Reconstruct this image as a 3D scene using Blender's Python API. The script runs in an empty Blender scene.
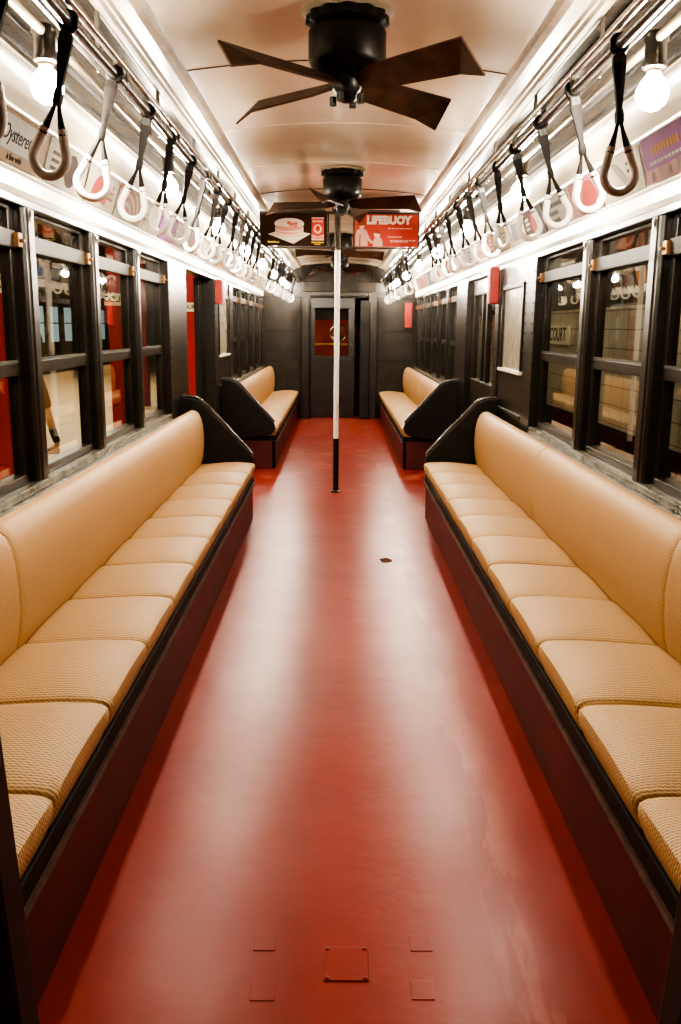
import bpy, bmesh, math, random
from mathutils import Vector, Matrix, Euler
random.seed(11)
S = bpy.context.scene
COL = S.collection
PI = math.pi

# ------------------------------------------------------------------ materials
def nodes(name):
    m = bpy.data.materials.new(name)
    m.use_nodes = True
    nt = m.node_tree
    b = nt.nodes['Principled BSDF']
    return m, nt, b

def N(nt, t, **kw):
    n = nt.nodes.new(t)
    for k, v in kw.items():
        setattr(n, k, v)
    return n

def pos(nt):
    return N(nt, 'ShaderNodeNewGeometry').outputs['Position']

def noise(nt, scale, detail=3, rough=.55, vec=None):
    n = N(nt, 'ShaderNodeTexNoise')
    n.inputs['Scale'].default_value = scale
    n.inputs['Detail'].default_value = detail
    n.inputs['Roughness'].default_value = rough
    nt.links.new(vec if vec is not None else pos(nt), n.inputs['Vector'])
    return n.outputs['Fac']

def ramp(nt, fac, stops):
    r = N(nt, 'ShaderNodeValToRGB')
    els = r.color_ramp.elements
    while len(els) < len(stops):
        els.new(.5)
    for e, (p, c) in zip(els, stops):
        e.position = p
        e.color = (*c, 1) if len(c) == 3 else c
    nt.links.new(fac, r.inputs['Fac'])
    return r.outputs['Color']

def math_(nt, op, a, b=None, c=None):
    n = N(nt, 'ShaderNodeMath', operation=op)
    for i, v in enumerate((a, b, c)):
        if v is None:
            continue
        if isinstance(v, (int, float)):
            n.inputs[i].default_value = v
        else:
            nt.links.new(v, n.inputs[i])
    return n.outputs[0]

def mixc(nt, fac, a, b):
    n = N(nt, 'ShaderNodeMix', data_type='RGBA')
    if isinstance(fac, (int, float)):
        n.inputs[0].default_value = fac
    else:
        nt.links.new(fac, n.inputs[0])
    for i, v in ((6, a), (7, b)):
        if isinstance(v, tuple):
            n.inputs[i].default_value = (*v, 1)
        else:
            nt.links.new(v, n.inputs[i])
    return n.outputs[2]

def bump(nt, b, h, strength=.2, dist=.01):
    n = N(nt, 'ShaderNodeBump')
    n.inputs['Strength'].default_value = strength
    n.inputs['Distance'].default_value = dist
    nt.links.new(h, n.inputs['Height'])
    nt.links.new(n.outputs[0], b.inputs['Normal'])

def paint(name, c, rough=.4, var=.25, scale=6., metal=0., bmp=.0, bscale=60., spec=.5):
    m, nt, b = nodes(name)
    f = noise(nt, scale, 4)
    lo = tuple(x * (1 - var) for x in c)
    hi = tuple(min(1, x * (1 + var)) for x in c)
    nt.links.new(ramp(nt, f, [(.3, lo), (.7, hi)]), b.inputs['Base Color'])
    b.inputs['Roughness'].default_value = rough
    b.inputs['Metallic'].default_value = metal
    b.inputs['Specular IOR Level'].default_value = spec
    if bmp:
        bump(nt, b, noise(nt, bscale, 3), bmp, .004)
    return m

def emit(name, c, s):
    m, nt, b = nodes(name)
    b.inputs['Base Color'].default_value = (*c, 1)
    b.inputs['Emission Color'].default_value = (*c, 1)
    b.inputs['Emission Strength'].default_value = s
    return m

M = {}
M['black'] = paint('black_gloss_paint', (.010, .008, .006), .28, .4, 5, bmp=.25, bscale=45, spec=.6)
M['black_rough'] = paint('black_panel_paint', (.011, .009, .0075), .40, .3, 7, bmp=.15, spec=.3)
M['post'] = paint('post_paint', (.014, .011, .008), .30, .4, 4, bmp=.3, bscale=35, spec=.45)
M['wallgrey'] = paint('bulkhead_paint', (.015, .011, .007), .40, .6, 5, bmp=.35, bscale=30, spec=.3)
M['sash'] = paint('sash_paint', (.016, .012, .008), .30, .35, 6, bmp=.15, spec=.4)
M['sashlite'] = paint('sash_top_rail_paint', (.045, .040, .034), .55, .25, 6, spec=.25)
M['sill'] = paint('sill_metal', (.12, .11, .085), .25, .6, 9, bmp=.6, bscale=14, spec=.8)
M['band'] = paint('cream_enamel', (.80, .75, .65), .30, .06, 5)
M['cove'] = paint('cove_enamel', (.36, .30, .215), .32, .08, 3)
M['soffit'] = paint('soffit_black', (.013, .010, .008), .34, .5, 8, bmp=.5, bscale=30, spec=.3)
M['molding'] = paint('moulding_enamel', (.30, .245, .175), .30, .25, 7)
M['steel'] = paint('pipe_steel', (.34, .31, .27), .22, .3, 12, metal=.85)
M['darksteel'] = paint('dark_pipe', (.07, .062, .055), .25, .4, 10, metal=.4, bmp=.2)
M['chrome'] = paint('worn_chrome', (.55, .50, .44), .2, .3, 15, metal=1)
M['brass'] = paint('brass', (.22, .11, .045), .4, .3, 30, metal=.6)
M['whitepaint'] = paint('pole_white', (.78, .74, .69), .35, .06, 8)
M['ringwhite'] = paint('ring_white', (.88, .85, .79), .35, .05, 20)
M['ringbrown'] = paint('ring_worn_grey', (.42, .34, .30), .4, .15, 20)  # white loop with its shade painted into the colour, for the nearest straps
M['leather'] = paint('strap_dark', (.010, .008, .007), .6, .4, 25, spec=.15)
M['fan'] = paint('fan_black', (.006, .005, .004), .42, .4, 18, bmp=.2, spec=.3)
M['blade'] = paint('blade_brown', (.040, .018, .011), .45, .6, 12, bmp=.12, spec=.3)
M['riser'] = paint('riser_red', (.075, .006, .005), .55, .3, 5, bmp=.1)
M['railblack'] = paint('rail_black', (.010, .008, .007), .55, .4, 9, spec=.2)
M['railtrim'] = paint('rail_worn', (.075, .038, .028), .6, .5, 20, bmp=.3)
M['redbox'] = paint('red_box', (.26, .022, .018), .5, .1, 10)
M['redcol'] = paint('red_column', (.30, .007, .010), .35, .12, 4)
M['maroon'] = paint('maroon_column', (.16, .012, .03), .4, .2, 4)
M['signcream'] = paint('sign_cream', (.72, .66, .48), .5, .05, 10)
M['ink'] = paint('ink', (.02, .017, .015), .6, .1, 10)
M['platform'] = paint('platform_concrete', (.46, .37, .24), .6, .12, 1.2)
M['skin'] = paint('skin', (.45, .24, .15), .5, .05, 20)
M['hair'] = paint('hair', (.03, .02, .012), .6, .3, 40)
M['shirt'] = paint('shirt', (.035, .028, .03), .8, .2, 30)
M['shorts'] = paint('shorts', (.13, .07, .035), .8, .2, 30)
M['sock'] = paint('sock', (.012, .012, .014), .9, .2, 30)
M['shoe'] = paint('shoe', (.09, .03, .015), .5, .2, 30)
M['eye'] = paint('eye', (.05, .03, .02), .2, .1, 30)
M['bulb'] = emit('bulb_lit', (1.0, .875, .70), 500)
M['porcelain'] = paint('porcelain', (.75, .70, .60), .3, .05, 20)
M['train'] = paint('train_olive', (.06, .045, .025), .4, .3, 2)
M['trainwin'] = emit('train_window', (.42, .58, .62), .55)
M['nextred'] = paint('next_red', (.32, .045, .02), .45, .3, 4)
M['yellow'] = paint('yellow_bar', (.75, .38, .02), .4, .1, 10)
M['purple'] = paint('magenta', (.25, .03, .14), .5, .1, 10)

def ceiling_mat():
    m, nt, b = nodes('ceiling_enamel')
    f = noise(nt, 2.2, 4)
    nt.links.new(ramp(nt, f, [(.3, (.64, .54, .42)), (.7, (.72, .63, .51))]), b.inputs['Base Color'])
    b.inputs['Roughness'].default_value = .13
    b.inputs['Specular IOR Level'].default_value = .6
    bump(nt, b, noise(nt, 9, 3), .12, .01)
    return m
M['ceil'] = ceiling_mat()

def floor_mat():
    m, nt, b = nodes('red_painted_floor')
    p = pos(nt)
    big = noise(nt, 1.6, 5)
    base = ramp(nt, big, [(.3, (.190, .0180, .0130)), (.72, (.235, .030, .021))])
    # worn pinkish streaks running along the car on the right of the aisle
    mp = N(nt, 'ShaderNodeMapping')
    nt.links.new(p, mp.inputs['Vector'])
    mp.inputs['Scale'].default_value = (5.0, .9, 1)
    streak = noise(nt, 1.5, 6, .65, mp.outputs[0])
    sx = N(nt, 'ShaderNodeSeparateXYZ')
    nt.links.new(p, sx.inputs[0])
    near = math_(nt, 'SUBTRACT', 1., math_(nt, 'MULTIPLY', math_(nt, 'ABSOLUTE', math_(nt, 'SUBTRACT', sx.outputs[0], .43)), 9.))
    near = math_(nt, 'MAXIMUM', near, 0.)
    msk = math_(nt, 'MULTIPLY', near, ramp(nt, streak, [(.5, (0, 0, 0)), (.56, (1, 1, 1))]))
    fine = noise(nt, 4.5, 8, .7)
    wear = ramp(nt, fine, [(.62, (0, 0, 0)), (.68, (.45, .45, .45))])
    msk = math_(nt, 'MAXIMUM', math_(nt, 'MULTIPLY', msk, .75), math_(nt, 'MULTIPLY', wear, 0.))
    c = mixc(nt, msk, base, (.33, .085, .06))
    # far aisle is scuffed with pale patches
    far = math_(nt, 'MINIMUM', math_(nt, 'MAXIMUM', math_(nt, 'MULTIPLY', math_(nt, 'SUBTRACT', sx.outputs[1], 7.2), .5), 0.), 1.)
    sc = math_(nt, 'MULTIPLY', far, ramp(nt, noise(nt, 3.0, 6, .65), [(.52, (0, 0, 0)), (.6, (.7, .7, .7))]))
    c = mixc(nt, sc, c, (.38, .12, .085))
    # dark chipped spot
    dx = math_(nt, 'MULTIPLY', math_(nt, 'SUBTRACT', sx.outputs[0], .30), .9)
    dy = math_(nt, 'MULTIPLY', math_(nt, 'SUBTRACT', sx.outputs[1], 5.6), .55)
    d = math_(nt, 'ADD', math_(nt, 'SQRT', math_(nt, 'ADD', math_(nt, 'MULTIPLY', dx, dx), math_(nt, 'MULTIPLY', dy, dy))),
              math_(nt, 'MULTIPLY', noise(nt, 25, 2), .03))
    spot = math_(nt, 'LESS_THAN', d, .052)
    c = mixc(nt, spot, c, (.06, .022, .015))
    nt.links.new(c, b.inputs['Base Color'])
    rr = math_(nt, 'ADD', .245, math_(nt, 'MULTIPLY', noise(nt, 3.0, 4), .12))
    nt.links.new(rr, b.inputs['Roughness'])
    nt.links.new(math_(nt, 'MULTIPLY', math_(nt, 'SUBTRACT', 1., spot), .24), b.inputs['Specular IOR Level'])
    h = math_(nt, 'ADD', math_(nt, 'MULTIPLY', noise(nt, 5, 3), .7), math_(nt, 'MULTIPLY', noise(nt, 60, 3), .08))
    bump(nt, b, h, .30, .014)
    return m
M['floor'] = floor_mat()

def rattan(name, c0, c1):
    m, nt, b = nodes(name)
    p = pos(nt)
    w = N(nt, 'ShaderNodeTexWave', wave_type='BANDS', bands_direction='Y')
    w.inputs['Scale'].default_value = 32
    w.inputs['Distortion'].default_value = 1.2
    w.inputs['Detail'].default_value = 1
    w.inputs['Detail Scale'].default_value = 3
    nt.links.new(p, w.inputs['Vector'])
    w2 = N(nt, 'ShaderNodeTexWave', wave_type='BANDS', bands_direction='DIAGONAL')
    w2.inputs['Scale'].default_value = 40
    w2.inputs['Distortion'].default_value = .6
    nt.links.new(p, w2.inputs['Vector'])
    hh = math_(nt, 'ADD', math_(nt, 'MULTIPLY', w.outputs['Fac'], .7), math_(nt, 'MULTIPLY', w2.outputs['Fac'], .3))
    patch = noise(nt, 5, 4)
    col = ramp(nt, hh, [(.05, c0), (.75, c1)])
    col2 = mixc(nt, math_(nt, 'MULTIPLY', patch, .35), col, tuple(x * .62 for x in c1))
    nt.links.new(col2, b.inputs['Base Color'])
    b.inputs['Roughness'].default_value = .5
    b.inputs['Specular IOR Level'].default_value = .3
    bump(nt, b, hh, .35, .004)
    return m
M['rattan'] = rattan('rattan_weave', (.19, .100, .038), (.54, .345, .17))
M['rattan2'] = rattan('rattan_weave_back', (.30, .165, .068), (.54, .335, .16))

def glass_mat(name, tint, ior=1.5):
    m = bpy.data.materials.new(name)
    m.use_nodes = True
    nt = m.node_tree
    nt.nodes.clear()
    o = N(nt, 'ShaderNodeOutputMaterial')
    t = N(nt, 'ShaderNodeBsdfTransparent')
    t.inputs[0].default_value = (*tint, 1)
    g = N(nt, 'ShaderNodeBsdfGlossy')
    g.inputs['Roughness'].default_value = .015
    g.inputs[0].default_value = (.95, .93, .88, 1)
    lw = N(nt, 'ShaderNodeLayerWeight')
    lw.inputs[0].default_value = .5
    fr = math_(nt, 'ADD', .04, math_(nt, 'MULTIPLY', .90, math_(nt, 'POWER', lw.outputs['Facing'], 5.)))
    x = N(nt, 'ShaderNodeMixShader')
    nt.links.new(fr, x.inputs[0])
    nt.links.new(t.outputs[0], x.inputs[1])
    nt.links.new(g.outputs[0], x.inputs[2])
    nt.links.new(x.outputs[0], o.inputs[0])
    return m
M['glass'] = glass_mat('window_glass', (.88, .87, .82), 1.55)

def frosted():
    m, nt, b = nodes('frosted_pane')
    nt.links.new(ramp(nt, noise(nt, 14, 5), [(.3, (.22, .20, .15)), (.7, (.34, .32, .26))]), b.inputs['Base Color'])
    b.inputs['Roughness'].default_value = .22
    return m
M['frost'] = frosted()

def tile_mat():
    m, nt, b = nodes('white_wall_tile')
    p = pos(nt)
    sx = N(nt, 'ShaderNodeSeparateXYZ')
    nt.links.new(p, sx.inputs[0])
    cx = N(nt, 'ShaderNodeCombineXYZ')
    nt.links.new(sx.outputs[1], cx.inputs[0])
    nt.links.new(sx.outputs[2], cx.inputs[1])
    br = N(nt, 'ShaderNodeTexBrick', offset=.0)
    nt.links.new(cx.outputs[0], br.inputs['Vector'])
    br.inputs['Scale'].default_value = 1
    br.inputs['Brick Width'].default_value = .30
    br.inputs['Row Height'].default_value = .15
    br.inputs['Mortar Size'].default_value = .004
    br.inputs['Color1'].default_value = (.52, .46, .36, 1)
    br.inputs['Color2'].default_value = (.46, .41, .32, 1)
    br.inputs['Mortar'].default_value = (.10, .085, .06, 1)
    nt.links.new(br.outputs['Color'], b.inputs['Base Color'])
    b.inputs['Roughness'].default_value = .3
    return m
M['tile'] = tile_mat()

_cc = {}
def flat(c, rough=.4):
    k = tuple(round(x, 3) for x in c)
    if k not in _cc:
        _cc[k] = paint('card_ink_%d' % len(_cc), c, .75, .06, 30, spec=.04)
    return _cc[k]

# ------------------------------------------------------------------ mesh helpers
def BM():
    return bmesh.new()

def box(bm, x0, x1, y0, y1, z0, z1):
    if x0 > x1: x0, x1 = x1, x0
    if y0 > y1: y0, y1 = y1, y0
    if z0 > z1: z0, z1 = z1, z0
    v = [bm.verts.new((x, y, z)) for x in (x0, x1) for y in (y0, y1) for z in (z0, z1)]
    for f in ((0, 1, 3, 2), (4, 6, 7, 5), (0, 4, 5, 1), (2, 3, 7, 6), (0, 2, 6, 4), (1, 5, 7, 3)):
        bm.faces.new([v[i] for i in f])

def loft(bm, rings, caps=True, closed=True):
    rv = [[bm.verts.new(p) for p in r] for r in rings]
    n = len(rv[0])
    for a, b in zip(rv, rv[1:]):
        for i in range(n if closed else n - 1):
            j = (i + 1) % n
            bm.faces.new((a[i], a[j], b[j], b[i]))
    if caps and closed:
        bm.faces.new(rv[0][::-1])
        bm.faces.new(rv[-1])

def prism_y(bm, prof, y0, y1):
    loft(bm, [[(x, y0, z) for x, z in prof], [(x, y1, z) for x, z in prof]])

def tube(bm, path, r, seg=10, closed=False, rads=None):
    P = [Vector(p) for p in path]
    n = len(P)
    rings = []
    prev = None
    for i, p in enumerate(P):
        if closed:
            t = P[(i + 1) % n] - P[i - 1]
        else:
            t = P[min(i + 1, n - 1)] - P[max(i - 1, 0)]
        t.normalize()
        if prev is None:
            up = Vector((0, 0, 1)) if abs(t.z) < .9 else Vector((0, 1, 0))
            a = t.cross(up).normalized()
        else:
            a = (prev - t * prev.dot(t)).normalized()
        prev = a
        b = t.cross(a)
        rr = rads[i] if rads else r
        rings.append([p + (a * math.cos(2 * PI * k / seg) + b * math.sin(2 * PI * k / seg)) * rr for k in range(seg)])
    if closed:
        rv = [[bm.verts.new(q) for q in r_] for r_ in rings]
        for i in range(n):
            A, B = rv[i], rv[(i + 1) % n]
            for k in range(seg):
                j = (k + 1) % seg
                bm.faces.new((A[k], A[j], B[j], B[k]))
    else:
        loft(bm, rings)

def lathe(bm, prof, c=(0, 0, 0), seg=24, wob=None):
    rings = []
    for r, z in prof:
        rings.append([(c[0] + r * (1 + (wob or 0) * math.cos(12 * 2 * PI * k / seg)) * math.cos(2 * PI * k / seg),
                       c[1] + r * (1 + (wob or 0) * math.cos(12 * 2 * PI * k / seg)) * math.sin(2 * PI * k / seg), c[2] + z) for k in range(seg)])
    loft(bm, rings)

def wpos(o):
    v = Vector((0, 0, 0))
    while o is not None:
        v += o.location
        o = o.parent
    return v

def obj(name, bm, m, parent=None, smooth=False, bevel=0, seg=2):
    if parent is not None:
        bmesh.ops.translate(bm, verts=bm.verts, vec=-wpos(parent))
    bmesh.ops.recalc_face_normals(bm, faces=bm.faces)
    me = bpy.data.meshes.new(name)
    bm.to_mesh(me)
    bm.free()
    me.materials.append(m)
    if smooth:
        for p in me.polygons:
            p.use_smooth = True
        me.set_sharp_from_angle(angle=math.radians(42))
    o = bpy.data.objects.new(name, me)
    COL.objects.link(o)
    o.parent = parent
    if bevel:
        md = o.modifiers.new('bevel', 'BEVEL')
        md.width = bevel
        md.segments = seg
        md.limit_method = 'ANGLE'
    return o

def tag(o, label=None, cat=None, group=None, kind=None):
    if label: o['label'] = label
    if cat: o['category'] = cat
    if group: o['group'] = group
    if kind: o['kind'] = kind
    return o

def thing(name, label, cat, loc=(0, 0, 0), group=None):
    o = bpy.data.objects.new(name, None)
    o.empty_display_size = .1
    COL.objects.link(o)
    o.location = loc
    return tag(o, label, cat, group)

def struct(name, bm, m, parent=None, **kw):
    o = obj(name, bm, m, parent, **kw)
    if parent is None:
        o['kind'] = 'structure'
    return o

def copy_tree(o, parent=None):
    c = o.copy()
    COL.objects.link(c)
    c.parent = parent
    for ch in list(o.children):
        copy_tree(ch, c)
    return c

def text_bm(txt, size, M4, extrude=.0008, shear=0., bold=0., sx=1.):
    cu = bpy.data.curves.new('t', 'FONT')
    cu.body = txt
    cu.size = size
    cu.align_x = 'CENTER'
    cu.align_y = 'CENTER'
    cu.extrude = extrude
    cu.shear = shear
    cu.offset = bold
    cu.resolution_u = 3
    o = bpy.data.objects.new('t', cu)
    COL.objects.link(o)
    dg = bpy.context.evaluated_depsgraph_get()
    me = bpy.data.meshes.new_from_object(o.evaluated_get(dg))
    bm = BM()
    bm.from_mesh(me)
    bmesh.ops.transform(bm, matrix=M4 @ Matrix.Diagonal((sx, 1, 1, 1)), verts=bm.verts)
    bpy.data.objects.remove(o)
    bpy.data.curves.remove(cu)
    bpy.data.meshes.remove(me)
    return bm

ORD = ['first', 'second', 'third', 'fourth', 'fifth', 'sixth', 'seventh', 'eighth', 'ninth', 'tenth', 'eleventh', 'twelfth',
       'thirteenth', 'fourteenth', 'fifteenth', 'sixteenth', 'seventeenth', 'eighteenth', 'nineteenth', 'twentieth',
       'twenty-first', 'twenty-second', 'twenty-third', 'twenty-fourth', 'twenty-fifth', 'twenty-sixth', 'twenty-seventh',
       'twenty-eighth', 'twenty-ninth', 'thirtieth', 'thirty-first', 'thirty-second', 'thirty-third']

YN, YF, YC = 1.30, 14.80, 8.04      # near bulkhead, far bulkhead, centre of the car
XW = 1.25                           # face of the window posts
SIDES = ((-1, 'left'), (1, 'right'))

# ------------------------------------------------------------------ shell
bm = BM(); box(bm, -1.45, 1.45, YN - 1.9, YF + .1, -.06, 0)
struct('floor', bm, M['floor'])

# arched ceiling with cream edge mouldings, one mesh
def ceil_z(x):
    return 2.512 - .045 * (abs(x) / .62) ** 2
bm = BM()
xs = [-.63 + 1.26 * i / 24 for i in range(25)]
prof = [(x, ceil_z(x)) for x in xs] + [(x, ceil_z(x) + .03) for x in reversed(xs)]
prism_y(bm, prof, YN - .06, YF)
struct('ceiling', bm, M['ceil'], smooth=True)
for i, (s, sd) in enumerate(SIDES):
    bm = BM()
    pr = [(s * .615, 2.475), (s * .622, 2.462), (s * .634, 2.448), (s * .655, 2.438), (s * .700, 2.431), (s * .708, 2.422), (s * .716, 2.420), (s * .724, 2.410),
          (s * .738, 2.404), (s * .748, 2.406), (s * .750, 2.415), (s * .75, 2.50), (s * .615, 2.50)]
    prism_y(bm, pr, YN - .06, YF)
    struct('trim_%d' % (1 + i), bm, M['molding'], bevel=.002)
# ceiling seams (battens)
for k in range(12):
    y = 2.615 + k * 1.075
    bm = BM()
    w = .013 if k % 3 != 1 else .004
    x2 = [-.62 + 1.24 * i / 20 for i in range(21)]
    pr = [(x, ceil_z(x) - .0035) for x in x2] + [(x, ceil_z(x) + .004) for x in reversed(x2)]
    loft(bm, [[(x, y - w, z + .004) for x, z in pr], [(x, y - w * .4, z) for x, z in pr], [(x, y + w * .4, z) for x, z in pr], [(x, y + w, z + .004) for x, z in pr]])
    struct('trim_%d' % (3 + k), bm, M['ceil'] if k % 3 != 1 else M['sashlite'], smooth=True)

# dark soffits, coves, white bands
ti = 15
for s, sd in SIDES:
    bm = BM()
    box(bm, s * .748, s * 1.13, YN - .06, YF, 2.405, 2.44)
    for q in (.80, .90, 1.02, 1.10):                       # mouldings running along the soffit
        box(bm, s * (q - .012), s * (q + .012), YN, YF, 2.390, 2.408)
    struct('trim_%d' % ti, bm, M['soffit'], bevel=.004); ti += 1
    bm = BM()
    pr = [(s * 1.112, 2.404), (s * 1.145, 2.385), (s * 1.168, 2.345), (s * 1.180, 2.30), (s * 1.184, 2.255), (s * 1.23, 2.255), (s * 1.23, 2.44), (s * 1.112, 2.44)]
    prism_y(bm, pr, YN - .06, YF)
    struct('trim_%d' % ti, bm, M['cove'], smooth=True); ti += 1
    bm = BM()
    tube(bm, [(s * 1.118, YN, 2.396), (s * 1.118, YF, 2.396)], .012, 8)
    tube(bm, [(s * 1.172, YN, 2.246), (s * 1.172, YF, 2.246)], .009, 8)
    struct('trim_%d' % ti, bm, M['band'], smooth=True); ti += 1
    # backing panel that carries the cards and the white band below it
    bm = BM()
    pr = [(s * 1.250, 1.978), (s * 1.238, 2.000), (s * 1.238, 2.050), (s * 1.226, 2.060), (s * 1.246, 2.068), (s * 1.186, 2.255), (s * 1.33, 2.255), (s * 1.33, 1.978)]
    prism_y(bm, pr, YN - .06, YF)
    struct('trim_%d' % ti, bm, M['band']); ti += 1

# ---------------- side walls, posts, windows, doors
POSTS = {-1: [1.73, 2.69, 3.64, 4.60, 5.56], 1: [1.63, 2.66, 3.70, 4.71]}
POSTS_F = {-1: [11.37, 12.39, 13.42, 14.45], 1: [10.52, 11.48, 12.43, 13.39, 14.35]}
WALLCOL = {-1: [(6.47, 7.22), (8.86, 9.12), (10.10, 10.40)], 1: [(5.80, 6.08), (7.08, 7.24), (8.84, 9.58)]}
SPAN = {-1: [(YN, 6.47), (10.40, YF)], 1: [(YN, 5.80), (9.58, YF)]}
PANEL = {-1: (9.12, 10.10), 1: (6.08, 7.08)}
DOOR = {-1: (7.22, 8.86), 1: (7.24, 8.84)}
wn = 1
for s, sd in SIDES:
    bm = BM()
    for a, b in SPAN[s]:                                   # dado below the windows
        box(bm, s * 1.26, s * 1.36, a, b, 0, .86)
    box(bm, s * 1.25, s * 1.36, YN, YF, 1.945, 1.98)       # header
    for a, b in WALLCOL[s]:
        box(bm, s * 1.235, s * (1.44 if (s < 0 and 8.8 < a < 8.9) else 1.345), a, b, 0, 1.95)
    a, b = PANEL[s]                                        # pocket panel with an opening for its pane
    box(bm, s * 1.25, s * 1.36, a, b, 0, 1.20)
    box(bm, s * 1.25, s * 1.36, a, b, 1.80, 1.95)
    box(bm, s * 1.25, s * 1.36, a, a + .12, 1.20, 1.80)
    box(bm, s * 1.25, s * 1.36, b - .12, b, 1.20, 1.80)
    a, b = DOOR[s]
    struct('wall_' + sd, bm, M['post'], bevel=.006)
    # rivets along the door columns
    bm = BM()
    for a, b in WALLCOL[s]:
        for yy in ((a + .035, b - .035) if b - a > .2 else (a + .08,)):
            for k in range(15):
                z = .95 + k * .065
                lathe(bm, [(.006, 0), (.0045, .004), (.001, .0055)], (0, 0, 0), 8)
                bm.verts.ensure_lookup_table()
                vs = bm.verts[-24:]
                bmesh.ops.transform(bm, matrix=Matrix.Translation((s * 1.235, yy, z)) @ Matrix.Rotation(-s * PI / 2, 4, 'Y'), verts=vs)
    o = struct('trim_%d' % ti, bm, M['sashlite'], smooth=True); ti += 1
    # posts
    for y in POSTS[s] + POSTS_F[s]:
        bm = BM()
        pr = [(s * 1.315, y - .065), (s * 1.262, y - .065), (s * 1.25, y - .055), (s * 1.25, y - .03), (s * 1.244, y - .026),
              (s * 1.244, y + .026), (s * 1.25, y + .03), (s * 1.25, y + .055), (s * 1.262, y + .065), (s * 1.315, y + .065)]
        loft(bm, [[(x, yy, .87) for x, yy in pr], [(x, yy, 1.945) for x, yy in pr]])
        p = struct('trim_%d' % ti, bm, M['post'], bevel=.002); ti += 1
        bm = BM()
        tube(bm, [(s * 1.246, y, 1.925), (s * 1.236, y, 1.925)], .014, 10)
        tube(bm, [(s * 1.240, y, 1.925), (s * 1.236, y, 1.895)], .006, 8)
        obj('post_bolt', bm, M['steel'], p, smooth=True)
    # ledge behind the seat backs
    for a, b in SPAN[s]:
        bm = BM()
        box(bm, s * 1.10, s * 1.262, a, b, .800, .835)
        box(bm, s * 1.235, s * 1.30, a, b, .835, .868)
        struct('trim_%d' % ti, bm, M['sill'], bevel=.006); ti += 1
    # windows
    for grp, (a, b) in zip((POSTS[s], POSTS_F[s]), SPAN[s]):
        edges = [a - .065] + grp + [b + .065]
        for y0, y1 in zip(edges, edges[1:]):
            y0 += .065; y1 -= .065
            if y1 - y0 < .12:
                continue
            w = .055
            bm = BM()
            box(bm, s * 1.29, s * 1.335, y0, y0 + w, .868, 1.945)
            box(bm, s * 1.29, s * 1.335, y1 - w, y1, .868, 1.945)
            box(bm, s * 1.285, s * 1.34, y0 + w, y1 - w, 1.300, 1.352)
            box(bm, s * 1.28, s * 1.34, y0 + w, y1 - w, .868, .905)
            box(bm, s * 1.29, s * 1.335, y0 + w, y1 - w, 1.928, 1.945)
            win = struct('window_%d' % wn, bm, M['sash'], bevel=.004); wn += 1
            bm = BM(); box(bm, s * 1.275, s * 1.30, y0 + w * .6, y1 - w * .5, 1.785, 1.852)
            obj('top_sash_rail', bm, M['sashlite'], win, bevel=.004)
            bm = BM(); box(bm, s * 1.284, s * 1.296, y0 + w, y1 - w, 1.352, 1.362)
            obj('rail_bead', bm, M['sashlite'], win)
            for za, zb in ((.905, 1.300), (1.352, 1.785), (1.852, 1.928)):
                bm = BM(); box(bm, s * 1.312, s * 1.316, y0 + w, y1 - w, za, zb)
                obj('pane', bm, M['glass'], win)
            bm = BM()
            box(bm, s * 1.256, s * 1.277, y1 - w * .9, y1 - w * .1, 1.79, 1.845)
            tube(bm, [(s * 1.262, y1 - w * .5, 1.815), (s * 1.240, y1 - w * .5, 1.815)], .008, 8)
            obj('sash_latch', bm, M['brass'], win, bevel=.003)
    # pane of the pocket panel
    a, b = PANEL[s]
    bm = BM()
    for q in ((a + .10, a + .135, 1.185, 1.815), (b - .135, b - .10, 1.185, 1.815), (a + .10, b - .10, 1.785, 1.815)):
        box(bm, s * 1.238, s * 1.262, *q)
    win = struct('window_%d' % wn, bm, M['sash'], bevel=.003); wn += 1
    bm = BM(); box(bm, s * 1.225, s * 1.262, a + .09, b - .09, 1.182, 1.205)
    obj('window_sill', bm, M['band'], win, bevel=.003)
    bm = BM(); box(bm, s * 1.258, s * 1.262, a + .12, b - .12, 1.19, 1.80)
    obj('pane', bm, M['frost'], win)
    # moulding along the foot of the pocket panel
    bm = BM(); box(bm, s * 1.235, s * 1.252, a + .04, b - .04, .885, .905)
    struct('trim_%d' % ti, bm, M['sashlite'], bevel=.003); ti += 1

# right door leaf, closed, and left door leaf, slid open into its pocket
a, b = DOOR[1]
bm = BM()
x0, x1 = 1.29, 1.335
box(bm, x0, x1, a, b, .01, 1.02)
box(bm, x0, x1, a, b, 1.80, 1.95)
for q in ((a, a + .16), (b - .16, b), (a + .70, a + .78), (a + .94, a + 1.0)):
    box(bm, x0, x1, q[0], q[1], 1.02, 1.80)
door = struct('door_1', bm, M['sash'], bevel=.005)
for q in ((a + .16, a + .70), (a + .78, a + .94), (a + 1.0, b - .16)):
    bm = BM(); box(bm, 1.310, 1.314, q[0], q[1], 1.02, 1.80)
    obj('pane', bm, M['glass'], door)
bm = BM(); box(bm, 1.275, 1.30, a + .14, b - .14, 1.005, 1.025); box(bm, 1.275, 1.30, a + .14, b - .14, 1.80, 1.82)
obj('window_bead', bm, M['sashlite'], door, bevel=.003)
bm = BM(); tube(bm, [(1.29, a + .09, .98), (1.255, a + .09, .98), (1.255, a + .09, 1.14), (1.29, a + .09, 1.14)], .009, 8)
obj('door_handle', bm, M['steel'], door, smooth=True)
a, b = DOOR[-1]
bm = BM(); box(bm, -1.42, -1.375, b - .07, b + .9, .01, 1.95)
door = struct('door_2', bm, M['sash'], bevel=.005)
bm = BM(); box(bm, -1.374, -1.362, b - .065, b - .04, .03, 1.92)
obj('door_edge_strip', bm, M['black_rough'], door, bevel=.003)

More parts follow.
